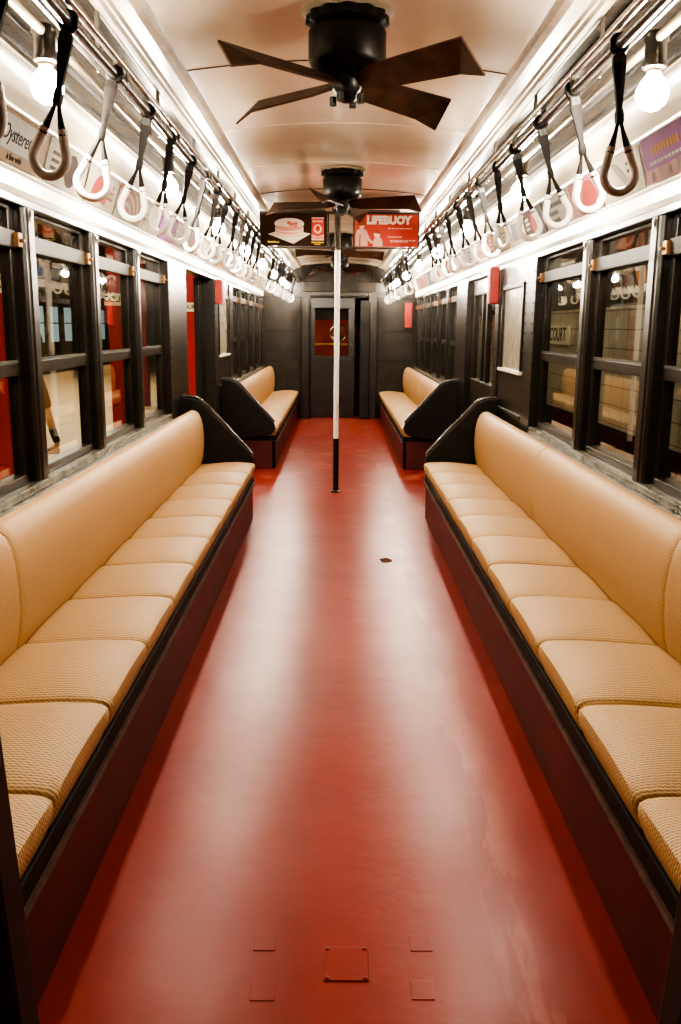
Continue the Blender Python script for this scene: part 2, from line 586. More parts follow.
# outer skin above the doors / roof so that no stray light enters
bm = BM()
pr = [(-1.46, 1.98), (-1.42, 2.50), (-.7, 2.72), (0, 2.76), (.7, 2.72), (1.42, 2.50), (1.46, 1.98), (1.345, 1.98), (1.345, 2.46), (.68, 2.66), (0, 2.70), (-.68, 2.66), (-1.345, 2.46), (-1.345, 1.98)]
prism_y(bm, pr, YN - .1, YF + .1)
struct('trim_%d' % ti, bm, M['black_rough']); ti += 1

# ---------------- bulkheads
bm = BM()
for s in (-1, 1):
    pr = [(s * .508, 0), (s * .562, .96), (s * .625, 2.1), (s * .625, 2.45), (s * 1.45, 2.45), (s * 1.45, 0)]
    prism_y(bm, pr, YN - .09, YN)
box(bm, -.620, .620, YN - .09, YN, 2.12, 2.70)
struct('wall_near', bm, M['black_rough'], bevel=.012)

bm = BM()
for s in (-1, 1):
    box(bm, s * .56, s * 1.45, YF, YF + .09, 0, 2.64)
    for z0, z1 in ((.05, .93), (.95, 1.42), (1.44, 1.93)):     # raised panels with seams between
        box(bm, s * .64, s * 1.235, YF - .012, YF, z0, z1)
box(bm, -.56, .56, YF, YF + .09, 2.02, 2.64)
box(bm, -1.235, 1.235, YF - .02, YF, 1.965, 2.06)
box(bm, -.60, .60, YF - .05, YF, 2.06, 2.22)
struct('wall_far', bm, M['wallgrey'], bevel=.006)
bm = BM()
box(bm, -1.22, -.64, YF - .02, YF - .01, 1.425, 1.437)
box(bm, .64, 1.22, YF - .02, YF - .01, 1.425, 1.437)
box(bm, -1.22, -.64, YF - .02, YF - .01, .935, .945)
box(bm, .64, 1.22, YF - .02, YF - .01, .935, .945)
struct('trim_%d' % ti, bm, M['sashlite']); ti += 1
# far door frame
bm = BM()
for s in (-1, 1):
    box(bm, s * .50, s * .615, YF - .06, YF + .02, 0, 2.06)
    tube(bm, [(s * .49, YF - .05, 0), (s * .49, YF - .05, 2.05)], .02, 8)
box(bm, -.615, .615, YF - .055, YF + .02, 1.99, 2.06)
struct('trim_%d' % ti, bm, M['post'], bevel=.008); ti += 1
# far sliding end door, standing a little open on its right side
y0, y1 = YF + .02, YF + .065
bm = BM()
box(bm, -.50, .26, y0, y1, .01, 1.03)
box(bm, -.50, .26, y0, y1, 1.80, 1.99)
box(bm, -.50, -.40, y0, y1, 1.03, 1.80)
box(bm, .15, .26, y0, y1, 1.03, 1.80)
box(bm, -.40, .15, y0 - .015, y0, .30, .32)
box(bm, -.42, .17, y0 - .012, y0, .95, .98)
door = struct('door_3', bm, M['black'], bevel=.006)
bm = BM(); box(bm, -.40, .15, y0 + .02, y0 + .024, 1.03, 1.80)
obj('pane', bm, M['glass'], door)
bm = BM(); tube(bm, [(.205, y0, 1.02), (.205, y0 - .05, 1.04), (.205, y0 - .05, 1.24), (.205, y0, 1.26)], .01, 8)
obj('door_handle', bm, M['steel'], door, smooth=True)
# black leaf edge / pocket post at the right of the opening
bm = BM(); box(bm, .34, .50, YF - .10, YF + .05, 0, 1.93)
struct('door_4', bm, M['black_rough'], bevel=.01)

# next car beyond the end door
bm = BM(); box(bm, -1.4, 1.4, YF + .1, YF + 4.0, -.06, -.01)
struct('floor_next_car', bm, M['nextred'])
bm = BM()
box(bm, -1.4, -.45, YF + 2.0, YF + 2.1, 0, 2.5); box(bm, .62, 1.4, YF + 2.0, YF + 2.1, 0, 2.5)
box(bm, -.45, .62, YF + 2.0, YF + 2.1, 1.95, 2.5)
box(bm, -.45, .62, YF + 2.0, YF + 2.1, 0, 1.75)
struct('wall_next_car', bm, M['nextred'], bevel=.01)
bm = BM(); box(bm, .17, .9, YF + .5, YF + .56, -.01, 2.5); box(bm, -1.3, .9, YF + .5, YF + .56, 1.62, 2.5)
struct('wall_vestibule', bm, M['black_rough'])  # black sheets added to darken the door gap and window top
bm = BM(); tube(bm, [(-1.2, YF + 1.2, 1.19), (1.2, YF + 1.2, 1.19)], .022, 8)
for x in (-1.2, 1.2):
    tube(bm, [(x, YF + 1.2, -.01), (x, YF + 1.2, 1.19)], .022, 8)
tag(obj('safety_bar', bm, M['yellow'], smooth=True), 'yellow safety bar crossing behind the far end door window', 'safety bar')
t = thing('brake_wheel', 'round chrome brake wheel seen through the far end door window', 'brake wheel', (-.01, YF + .3, 1.40))
bm = BM()
tube(bm, [(-.01 + .135 * math.cos(2 * PI * k / 28), YF + .3, 1.40 + .135 * math.sin(2 * PI * k / 28)) for k in range(28)], .017, 8, closed=True)
obj('rim', bm, M['chrome'], t, smooth=True)
bm = BM()
for k in range(4):
    an = PI / 4 + k * PI / 2
    tube(bm, [(-.01, YF + .3, 1.40), (-.01 + .13 * math.cos(an), YF + .3, 1.40 + .13 * math.sin(an))], .010, 6)
tube(bm, [(-.01, YF + .26, 1.40), (-.01, YF + .36, 1.40)], .04, 12)
obj('spokes', bm, M['darksteel'], t, smooth=True)
bm = BM(); box(bm, -.05, .03, YF + .34, YF + .42, -.01, 1.45)
obj('stand', bm, M['black_rough'], t, bevel=.01)

# ------------------------------------------------------------------ seats
def seat_bench(s, sd, y0, y1, which, label, panel_at):
    ym = y0
    t = thing('seat_bench', label, 'bench', (s * .95, (y0 + y1) / 2, 0), 'rattan seat benches along the walls')
    bm = BM()
    box(bm, s * .690, s * .72, y0, y1, 0, .30)
    box(bm, s * .690, s * 1.24, y0, y0 + .03, 0, .30)
    box(bm, s * .690, s * 1.24, y1 - .03, y1, 0, .30)
    obj('riser', bm, M['riser'], t, bevel=.003)
    bm = BM()
    box(bm, s * .676, s * 1.24, y0, y1, .300, .355)
    obj('front_rail', bm, M['railblack'], t, bevel=.006)
    bm = BM()
    prism_y(bm, [(s * .668, .283), (s * .664, .292), (s * .668, .303), (s * .70, .303), (s * .70, .283)], y0, y1)
    obj('rail_edge', bm, M['railtrim'], t, smooth=True)
    # cushions
    n = round((y1 - y0) / .50)
    st = (y1 - y0) / n
    for k in range(n):
        a, b = y0 + k * st, y0 + (k + 1) * st
        rnd = random.uniform(-.004, .005)
        prof = [(.690, .352), (.682, .37), (.668, .40), (.663, .425), (.667, .442), (.682, .452), (.72, .457), (.80, .458), (.90, .453), (1.0, .446), (1.09, .440), (1.13, .42), (1.13, .352)]
        rings = []
        for v, e, bu in ((.004, .018, -.015), (.016, .007, -.006), (.05, .001, .001), (.15, 0, .014), (.32, 0, .024), (.5, 0, .027), (.68, 0, .024), (.85, 0, .014), (.95, .001, .001), (.984, .007, -.006), (.996, .018, -.015)):
            y = a + (b - a) * v
            ring = []
            for x, z in prof:
                zz = z
                w = max(0, min(1, (z - .40) / .04))
                w2 = max(.35, 1 - ((x - .88) / .24) ** 2)
                zz += w * ((bu + rnd) * (w2 if bu > 0 else 1))
                xx = x + (e if x < .75 and z < .455 else 0)
                ring.append((s * xx, y, zz))
            rings.append(ring)
        bm = BM(); loft(bm, rings)
        obj('seat_cushion', bm, M['rattan'], t, smooth=True)
    # back rest sections
    cuts = which
    for a, b in zip(cuts, cuts[1:]):
        prof = [(1.085, .43), (1.066, .50), (1.056, .58), (1.054, .66), (1.060, .74), (1.072, .80), (1.090, .840), (1.115, .862), (1.145, .866), (1.175, .852), (1.195, .82), (1.20, .70), (1.20, .43)]
        cx, cz = 1.13, .64
        rings = []
        L = b - a
        for d, f in ((.003, .90), (.012, .955), (.03, .985), (.07, 1.0)):
            rings.append([(s * (cx + (x - cx) * f), a + d, cz + (z - cz) * (f if z > cz else 1)) for x, z in prof])
        for q in (.25, .5, .75):
            rings.append([(s * (x - (.006 if x < 1.1 else 0)), a + L * q, z) for x, z in prof])
        for d, f in ((.07, 1.0), (.03, .985), (.012, .955), (.003, .90)):
            rings.append([(s * (cx + (x - cx) * f), b - d, cz + (z - cz) * (f if z > cz else 1)) for x, z in prof])
        bm = BM(); loft(bm, rings)
        obj('backrest', bm, M['rattan2'], t, smooth=True)
    # sloping end panel with its tube edge
    yp = panel_at
    th = .022
    pr = [(1.245, .30), (1.245, .955), (1.16, .952), (1.09, .925), (1.05, .895), (.72, .535), (.690, .495), (.680, .45), (.690, .41), (.73, .375), (.80, .36), (1.0, .33)]
    bm = BM()
    loft(bm, [[(s * x, yp - th, z) for x, z in pr], [(s * x, yp + th, z) for x, z in pr]])
    pan = obj('end_panel', bm, M['black_rough'], t, bevel=.008)
    bm = BM()
    pts = [(1.235, .962), (1.165, .962), (1.125, .953), (1.09, .936), (1.05, .905), (.95, .797), (.84, .677), (.72, .546), (.69, .51)]
    tube(bm, [(s * x, yp, z) for x, z in pts], .013, 10)
    obj('edge_tube', bm, M['darksteel'], pan, smooth=True)
    return t

seat_bench(-1, 'left', 1.34, 6.84, (1.34, 2.76, 6.82), 'long tan rattan bench at the near left, under the three wide left windows', 6.89)
seat_bench(1, 'right', 1.34, 6.94, (1.34, 2.79, 4.80, 6.92), 'long tan rattan bench at the near right, under the tiled-wall windows', 6.99)
seat_bench(-1, 'left', 9.40, 14.70, (9.42, 12.0, 14.68), 'tan rattan bench at the far left, past the open doorway', 9.34)
seat_bench(1, 'right', 9.40, 14.70, (9.42, 12.0, 14.68), 'tan rattan bench at the far right, past the closed side door', 9.34)

# ------------------------------------------------------------------ centre pole and overhead cards
t = thing('grab_pole', 'white floor-to-ceiling grab pole with black foot in the aisle', 'pole', (-.035, YC, 0))
bm = BM(); lathe(bm, [(.024, .50), (.024, 2.16)], (-.035, YC, 0), 20)
obj('white_tube', bm, M['whitepaint'], t, smooth=True)
bm = BM(); lathe(bm, [(.045, 0), (.045, .012), (.030, .02), (.026, .05), (.026, .50)], (-.035, YC, 0), 20)
obj('black_foot', bm, M['black'], t, smooth=True)
bm = BM(); lathe(bm, [(.027, 2.16), (.027, 2.47), (.05, 2.49), (.05, 2.527)], (-.035, YC, 0), 20)
obj('dark_collar', bm, M['darksteel'], t, smooth=True)

SK = .955
def sobj(name, bm, m, parent, **kw):
    for v in bm.verts:                     # card sizes were drawn on an 11 x 22 inch sheet; the racks hold slightly smaller ones
        v.co.x *= SK; v.co.z = 2.152 + (v.co.z - 2.184) * SK
    return obj(name, bm, m, parent, **kw)
def sthing(name, label, cat, loc, group=None):
    return thing(name, label, cat, (loc[0] * SK, loc[1], 2.152 + (loc[2] - 2.184) * SK), group)
YS = 7.60
t = sthing('card_frame', 'dark metal cross frame carrying two adverts above the grab pole', 'sign frame', (-.02, YS, 2.17))
bm = BM()
box(bm, -.715, .675, YS + .012, YS + .030, 2.458, 2.478)
box(bm, -.715, .675, YS + .012, YS + .030, 2.168, 2.184)
for x in (-.715, -.125, .098, .660):
    box(bm, x, x + .014, YS + .012, YS + .030, 2.184, 2.458)
sobj('bars', bm, M['darksteel'], t, bevel=.003)
bm = BM()
box(bm, -.50, -.14, YS + .010, YS + .022, 2.480, 2.492); box(bm, .12, .50, YS + .010, YS + .022, 2.480, 2.492)
sobj('top_clips', bm, M['sashlite'], t)

def rectbar(bm, x0, x1, z0, z1, y, d=.0004):
    box(bm, x0, x1, y - d, y, z0, z1)

def disc(bm, pts, y, d=.0004):
    loft(bm, [[(x, y, z) for x, z in pts], [(x, y - d, z) for x, z in pts]])

def ell(cx, cz, rx, rz, n=24, a0=0, a1=2 * PI):
    return [(cx + rx * math.cos(a0 + (a1 - a0) * k / n), cz + rz * math.sin(a0 + (a1 - a0) * k / n)) for k in range(n)]

# cake card
x0, x1, z0, z1 = -.70, -.128, 2.186, 2.456
t = sthing('advert_card', 'dark brown advert with a pink cake and red tin, overhead left of pole', 'advert', ((x0 + x1) / 2, YS, z0), 'adverts in the overhead frame')
bm = BM(); box(bm, x0, x1, YS, YS + .006, z0, z1)
sobj('board', bm, flat((.045, .026, .017)), t)
bm = BM(); disc(bm, [(-.640, 2.285), (-.50, 2.325), (-.27, 2.290), (-.42, 2.205)], YS)
sobj('printed_napkin', bm, flat((.80, .72, .62)), t)
def arc(cx, cz, rx, rz, a0, a1, n=16):
    return [(cx + rx * math.cos(a0 + (a1 - a0) * k / n), cz + rz * math.sin(a0 + (a1 - a0) * k / n)) for k in range(n + 1)]
bm = BM(); disc(bm, arc(-.455, 2.292, .122, .030, PI, 2 * PI) + arc(-.455, 2.366, .122, .040, 0, PI), YS - .0005)
sobj('printed_cake', bm, flat((.70, .36, .28)), t)
bm = BM(); disc(bm, arc(-.455, 2.366, .128, .020, PI, 2 * PI) + arc(-.455, 2.372, .128, .046, 0, PI), YS - .0010)
sobj('printed_icing', bm, flat((.86, .74, .64)), t)
bm = BM(); disc(bm, arc(-.455, 2.325, .122, .026, PI, 2 * PI) + arc(-.455, 2.337, .122, .026, 2 * PI, PI), YS - .0010)
for k in range(11):
    disc(bm, ell(-.455 - .115 + k * .023, 2.300 - .028 * math.sin(PI * (k + .5) / 11), .012, .014, 10), YS - .0010)
sobj('printed_filling', bm, flat((.84, .66, .55)), t)
bm = BM()
for bx, bz, br in ((-.455, 2.378, .022), (-.425, 2.368, .020), (-.395, 2.374, .018), (-.440, 2.357, .014), (-.40, 2.350, .016)):
    disc(bm, ell(bx, bz, br, br * .7, 12), YS - .0015 - .0004 * (bx > -.43))
sobj('printed_berries', bm, flat((.66, .22, .17)), t)
bm = BM(); rectbar(bm, -.262, -.155, 2.235, 2.425, YS)
sobj('printed_tin', bm, flat((.60, .085, .07)), t)
bm = BM()
rectbar(bm, -.262, -.155, 2.416, 2.425, YS - .0005)
rectbar(bm, -.262, -.155, 2.235, 2.243, YS - .0005)
disc(bm, ell(-.2085, 2.330, .034, .038, 20), YS - .0005)
for k in range(5):
    rectbar(bm, -.252 + k * .018, -.239 + k * .018, 2.385, 2.404 - .004 * (k % 2), YS - .0005)
for zc in (2.282, 2.262):
    disc(bm, [(-.262, zc), (-.2085, zc - .016), (-.155, zc), (-.155, zc - .010), (-.2085, zc - .026), (-.262, zc - .010)][::1], YS - .0005)
sobj('printed_tin_label', bm, flat((.80, .60, .50)), t)
bm = BM(); disc(bm, ell(-.2085, 2.332, .020, .025, 16), YS - .0010)
sobj('printed_tin_face', bm, flat((.52, .07, .05)), t)
bm = BM()
for k in range(8):
    rectbar(bm, -.640 + k * .0125, -.631 + k * .0125, 2.211, 2.224 + (.004 if k in (0, 4) else 0), YS)
for k in range(8):
    rectbar(bm, -.262 + k * .0135, -.252 + k * .0135, 2.212, 2.224, YS)
for k in range(4):
    rectbar(bm, -.236 + k * .0135, -.226 + k * .0135, 2.198, 2.207, YS)
sobj('printed_captions', bm, flat((.80, .62, .08)), t)

# soap card
x0, x1 = .112, .660
t = sthing('advert_card', 'red advert lettered LIFEBUOY with two pale figures, overhead right of pole', 'advert', ((x0 + x1) / 2, YS, z0), 'adverts in the overhead frame')
bm = BM(); box(bm, x0, x1, YS, YS + .006, z0, z1)
sobj('board', bm, flat((.52, .085, .070)), t)
RX = Matrix.Translation((.405, YS - .0005, 2.405)) @ Matrix.Rotation(PI / 2, 4, 'X')
sobj('lettering', text_bm('LIFEBUOY', .088, RX, bold=.006, sx=.98), flat((.88, .80, .72)), t)
bm = BM()
for i, (xa, xb, z) in enumerate(((.40, .60, 2.335), (.40, .50, 2.265), (.42, .62, 2.235), (.42, .56, 2.225))):
    q = xa
    while q < xb:
        l = random.uniform(.014, .03)
        rectbar(bm, q, q + l, z, z + .008, YS)
        q += l + .007
sobj('caption_lines', bm, flat((.80, .50, .40)), t)
bm = BM()
disc(bm, [(.118, 2.19), (.118, 2.27), (.126, 2.315), (.150, 2.335), (.192, 2.335), (.215, 2.318), (.236, 2.27), (.262, 2.232), (.262, 2.215), (.232, 2.232), (.222, 2.25), (.225, 2.19)], YS)
disc(bm, [(.272, 2.19), (.270, 2.235), (.285, 2.262), (.335, 2.262), (.352, 2.235), (.356, 2.19)], YS)
sobj('printed_figures', bm, flat((.74, .47, .37)), t)
bm = BM(); disc(bm, ell(.172, 2.365, .024, .032, 18), YS - .0005); disc(bm, ell(.306, 2.290, .028, .030, 18), YS - .0005); disc(bm, ell(.258, 2.222, .012, .010, 10), YS - .0005)
sobj('printed_faces', bm, flat((.84, .62, .50)), t)
bm = BM(); disc(bm, arc(.170, 2.372, .032, .034, -.2, PI + .5), YS - .0010); disc(bm, arc(.310, 2.302, .034, .026, -.5, PI), YS - .0010)
disc(bm, [(.150, 2.19), (.155, 2.29), (.163, 2.29), (.160, 2.19)], YS - .0005)
sobj('printed_hair', bm, flat((.34, .10, .06)), t)

# ------------------------------------------------------------------ fans
def fan(label, x, y, rot):
    t = thing('ceiling_fan', label, 'fan', (x, y, 2.51), 'black ceiling fans')
    bm = BM(); lathe(bm, [(.148, 0), (.152, -.012), (.135, -.020), (.10, -.022)], (x, y, 2.513), 32)
    obj('ceiling_ring', bm, M['cove'], t, smooth=True)
    bm = BM(); lathe(bm, [(.12, -.012), (.130, -.022), (.132, -.048), (.105, -.060), (.05, -.066)], (x, y, 2.513), 64, wob=.045)
    obj('canopy', bm, M['fan'], t, smooth=True)
    bm = BM(); lathe(bm, [(.05, -.056), (.118, -.060), (.128, -.072), (.128, -.160), (.118, -.178), (.088, -.194), (.055, -.20)], (x, y, 2.513), 40)
    obj('motor', bm, M['fan'], t, smooth=True)
    bm = BM(); lathe(bm, [(.050, -.195), (.052, -.215), (.048, -.245), (.038, -.256), (.030, -.276), (.014, -.285)], (x, y, 2.513), 24)
    for k in range(4):
        an = rot + k * PI / 2 + .35
        tube(bm, [(x + .05 * math.cos(an), y + .05 * math.sin(an), 2.513 - .262), (x + .05 * math.cos(an), y + .05 * math.sin(an), 2.513 - .29)], .012, 8)
    obj('hub', bm, M['fan'], t, smooth=True)
    for k in range(4):
        bm = BM()
        th = .0035
        top = [(.05, .028), (.12, .048), (.425, .062), (.525, .064), (.50, -.060), (.12, -.048), (.05, -.028)]
        zf = [0, 0, 0, -.028, 0, 0, 0]
        pitch = math.radians(-32)
        up, dn = [], []
        for (px, py), dz in zip(top, zf):
            up.append(Vector((px, py, dz + th)))
            dn.append(Vector((px, py, dz - th)))
        R_ = Matrix.Rotation(rot + k * PI / 2, 4, 'Z') @ Matrix.Rotation(pitch, 4, 'X')
        U = [bm.verts.new(Vector((x, y, 2.288)) + R_ @ q) for q in up]
        D = [bm.verts.new(Vector((x, y, 2.288)) + R_ @ q) for q in dn]
        bm.faces.new((U[0], U[1], U[5], U[6])); bm.faces.new((U[1], U[2], U[4], U[5])); bm.faces.new((U[2], U[3], U[4]))
        bm.faces.new((D[6], D[5], D[1], D[0])); bm.faces.new((D[5], D[4], D[2], D[1])); bm.faces.new((D[4], D[3], D[2]))
        for i in range(7):
            j = (i + 1) % 7
            bm.faces.new((U[j], U[i], D[i], D[j]))
        obj('blade', bm, M['blade'], t)
FANS = ((3.14, 'big black four-blade fan nearest the camera on the cream ceiling', 46), (6.07, 'black ceiling fan second from camera, just in front of the overhead adverts', 72),
        (10.03, 'small far black ceiling fan partly hidden behind the overhead adverts', 20), (12.96, 'tiny black ceiling fan farthest away, next to the end bulkhead', 55))
for y, lb, r in FANS:
    fan(lb, -.005, y, math.radians(r))

# ------------------------------------------------------------------ rails, bulbs, straps, cards
for s, sd in SIDES:
    t = thing('strap_rail', 'dark steel strap rail with parallel pipes hung along the %s side of the ceiling' % sd, 'rail', (s * .68, YC, 2.21), 'strap rails')
    bm = BM(); tube(bm, [(s * .680, YN, 2.21), (s * .680, YF, 2.21)], .015, 12)
    obj('strap_rod', bm, M['darksteel'], t, smooth=True)
    bm = BM(); tube(bm, [(s * .672, YN, 2.252), (s * .672, YF, 2.252)], .012, 10)
    obj('upper_pipe', bm, M['steel'], t, smooth=True)
    bm = BM(); tube(bm, [(s * .735, YN, 2.245), (s * .735, YF, 2.245)], .014, 10)
    obj('back_pipe', bm, M['darksteel'], t, smooth=True)
    for k in range(15):
        y = 1.95 + k * .90
        bm = BM()
        box(bm, s * .662, s * .745, y - .009, y + .009, 2.236, 2.262)
        box(bm, s * .664, s * .680, y - .010, y + .010, 2.205, 2.262); box(bm, s * .742, s * .756, y - .008, y + .008, 2.236, 2.41)
        obj('hanger', bm, M['darksteel'], t, bevel=.003)
    t = thing('lamp_conduit', 'pale conduit pipe feeding the bulbs along the %s side' % sd, 'pipe', (s * .83, YC, 2.28), 'lamp conduits')
    bm = BM(); tube(bm, [(s * .83, YN, 2.272), (s * .83, YF, 2.272)], .013, 10)
    obj('pipe', bm, M['cove'], t, smooth=True)
    for k in range(8):
        bm = BM(); box(bm, s * .822, s * .838, 2.2 + k * 1.77 - .01, 2.2 + k * 1.77 + .01, 2.28, 2.406)
        obj('stem', bm, M['darksteel'], t)

def bulb(s, y, label):
    t = thing('light_bulb', label, 'bulb', (s * .83, y, 2.30), 'bare bulbs along both sides')
    bm = BM(); lathe(bm, [(.034, 0), (.034, -.02), (.029, -.028), (.029, -.072), (.033, -.078), (.033, -.088), (.024, -.092)], (s * .83, y, 2.288), 20)
    obj('socket', bm, M['black'], t, smooth=True)
    bm = BM(); lathe(bm, [(.018, -.088), (.020, -.098), (.016, -.104)], (s * .83, y, 2.288), 16)
    obj('screw_cap', bm, M['brass'], t, smooth=True)
    bm = BM(); lathe(bm, [(.014, -.100), (.020, -.108), (.034, -.124), (.044, -.145), (.044, -.160), (.036, -.180), (.018, -.194), (.004, -.198)], (s * .83, y, 2.288), 14)
    obj('glass_bulb', bm, M['bulb'], t, smooth=True)
for s, sd in SIDES:
    for k in range(8):
        y = 2.60 + 1.77 * k if k < 7 else 14.35
        bulb(s, y, 'lit bare bulb on the %s side, %s from the camera' % (sd, ORD[k]))

def strap_master(ringmat):
    t = thing('hand_strap', 'x', 'hand strap', (0, 0, 0), 'hand straps hanging from the rails')
    bm = BM()                                              # clip round the rod
    tube(bm, [(.021 * math.cos(a), 0, .021 * math.sin(a)) for a in [2 * PI * k / 14 for k in range(14)]], .0075, 8, closed=True)
    box(bm, -.013, .013, -.007, .007, -.042, -.022)
    obj('clip', bm, M['fan'], t, smooth=True)
    bm = BM()                                              # tapered strap
    rings = []
    for z, w, d in ((-.026, .016, .005), (-.050, .018, .0045), (-.10, .012, .0045), (-.150, .007, .005), (-.165, .010, .008), (-.182, .010, .008), (-.190, .008, .006)):
        rings.append([(-w, -d, z), (0, -d * 1.5, z), (w, -d, z), (w, d, z), (0, d * 1.5, z), (-w, d, z)])
    loft(bm, rings)
    obj('strap', bm, M['leather'], t, smooth=True)
    # tear drop loop
    half = []
    zc, R = -.312, .044
    for k in range(13):
        a = -PI / 2 + (PI / 2 + .42) * k / 12
        half.append((R * math.cos(a), 0, zc + R * math.sin(a)))
    top = [(.0355, 0, -.283), (.029, 0, -.262), (.022, 0, -.243)]
    right = half + top
    left = [(-x, y, z) for x, y, z in right[::-1]][:-1]
    path = left + right
    bm = BM(); tube(bm, path, .0118, 12)
    obj('loop', bm, ringmat, t, smooth=True)
    for q in (-1, 1):
        bm = BM()
        tube(bm, [(q * .004, 0, -.183), (q * .010, 0, -.207), (q * .020, 0, -.238), (q * .027, 0, -.258)], .009, 8, rads=[.005, .006, .0095, .0128])
        obj('sleeve', bm, M['leather'], t, smooth=True)
    return t
mw = strap_master(M['ringwhite'])
mg = strap_master(M['ringbrown'])
used = {id(mw): False, id(mg): False}
for s, sd in SIDES:
    if s < 0:
        yy = [1.915] + [2.305 + .445 * k for k in range(13)] + [9.40 + .445 * k for k in range(11)]
    else:
        yy = [2.43 + .443 * k for k in range(12)] + [9.55 + .445 * k for k in range(11)]
    gi = {'w': 0, 'g': 0}
    for k, y in enumerate(yy):
        grey = k < 2 if s < 0 else k == 0
        m = mg if grey else mw
        if used[id(m)]:
            o = copy_tree(m)
        else:
            o = m; used[id(m)] = True
        o.location = (s * .680, y + random.uniform(-.025, .025) * (k > 1), 2.21)
        lean = random.uniform(.22, .29) if not (s > 0 and k == 0) else .11
        o.rotation_euler = (random.uniform(-.10, .10), -s * lean, random.uniform(-.75, .75) if k > 3 else random.uniform(-.2, .2))
        o['label'] = '%s teardrop hand strap on the %s rail, %s counting from the camera' % ('grey-brown' if grey else 'white', sd, ORD[k])

# advert cards in the cove
PAL = {'cream': (.74, .66, .52), 'tan': (.62, .42, .26), 'red': (.60, .09, .07), 'purple': (.34, .10, .30), 'dark brown': (.08, .045, .035), 'orange': (.66, .22, .06),
       'yellow': (.74, .50, .12), 'blue': (.10, .14, .34), 'pink': (.70, .34, .32), 'grey': (.34, .32, .30), 'green': (.12, .24, .13), 'white': (.82, .78, .70)}
LEFT = ['tan:cream text', 'cream:dark brown:disc', 'cream:red:dome', 'cream:orange:arcs', 'cream:tan:arcs', 'purple:yellow:block', 'cream:pink:bars', 'tan:red:disc', 'pink:cream:block', 'cream:red:bars',
        'yellow:red:disc', 'grey:cream:block', 'red:white:bars', 'cream:blue:disc', 'orange:cream:block', 'white:red:dome', 'tan:dark brown:bars', 'yellow:blue:block', 'pink:white:disc', 'cream:green:bars', 'red:yellow:dome', 'white:purple:disc']
RIGHT = ['purple:pink:blocktext', 'cream:grey:leaf', 'pink:red:dome', 'cream:dark brown:bars', 'dark brown:red:disc', 'cream:grey:block', 'yellow:dark brown:arcs', 'orange:red:bars', 'pink:cream:disc', 'white:tan:block',
         'tan:orange:disc', 'cream:pink:dome', 'red:white:block', 'yellow:red:bars', 'white:blue:dome', 'grey:white:disc', 'cream:orange:block', 'pink:red:bars', 'tan:cream:dome', 'white:green:disc', 'red:cream:bars', 'cream:purple:block']
PA, PB = Vector((1.236, 0, 2.074)), Vector((1.184, 0, 2.240))     # bottom and top of a card
PAL = {k_: tuple(x * .24 for x in v_) for k_, v_ in PAL.items()}   # printed inks, all darkened so the close bulbs do not wash them out
def card_matrix(s, yc):
    # local x along the reading direction, y up the card, z out of the card into the car
    up = Vector((s * (PB.x - PA.x), 0, PB.z - PA.z)).normalized()
    xd = Vector((0, 1, 0)) if s < 0 else Vector((0, -1, 0))
    nn = xd.cross(up)
    c = Vector((s * (PA.x + PB.x) / 2, yc, (PA.z + PB.z) / 2))
    m = Matrix.Identity(4)
    for i in range(3):
        m[i][0], m[i][1], m[i][2], m[i][3] = xd[i], up[i], nn[i], c[i]
    return m
H = (PB - PA).length
W = .545
def poly(bm, pts, z, d=.0012):
    loft(bm, [[(x, y, z) for x, y in pts], [(x, y, z + d) for x, y in pts]])
def part(name, t, bm, m4, mat_):
    bmesh.ops.transform(bm, matrix=m4, verts=bm.verts)
    return obj(name, bm, mat_, t)
def rc(bm, x0, x1, y0, y1, z, d=.0012):
    poly(bm, [(x0, y0), (x1, y0), (x1, y1), (x0, y1)], z, d)
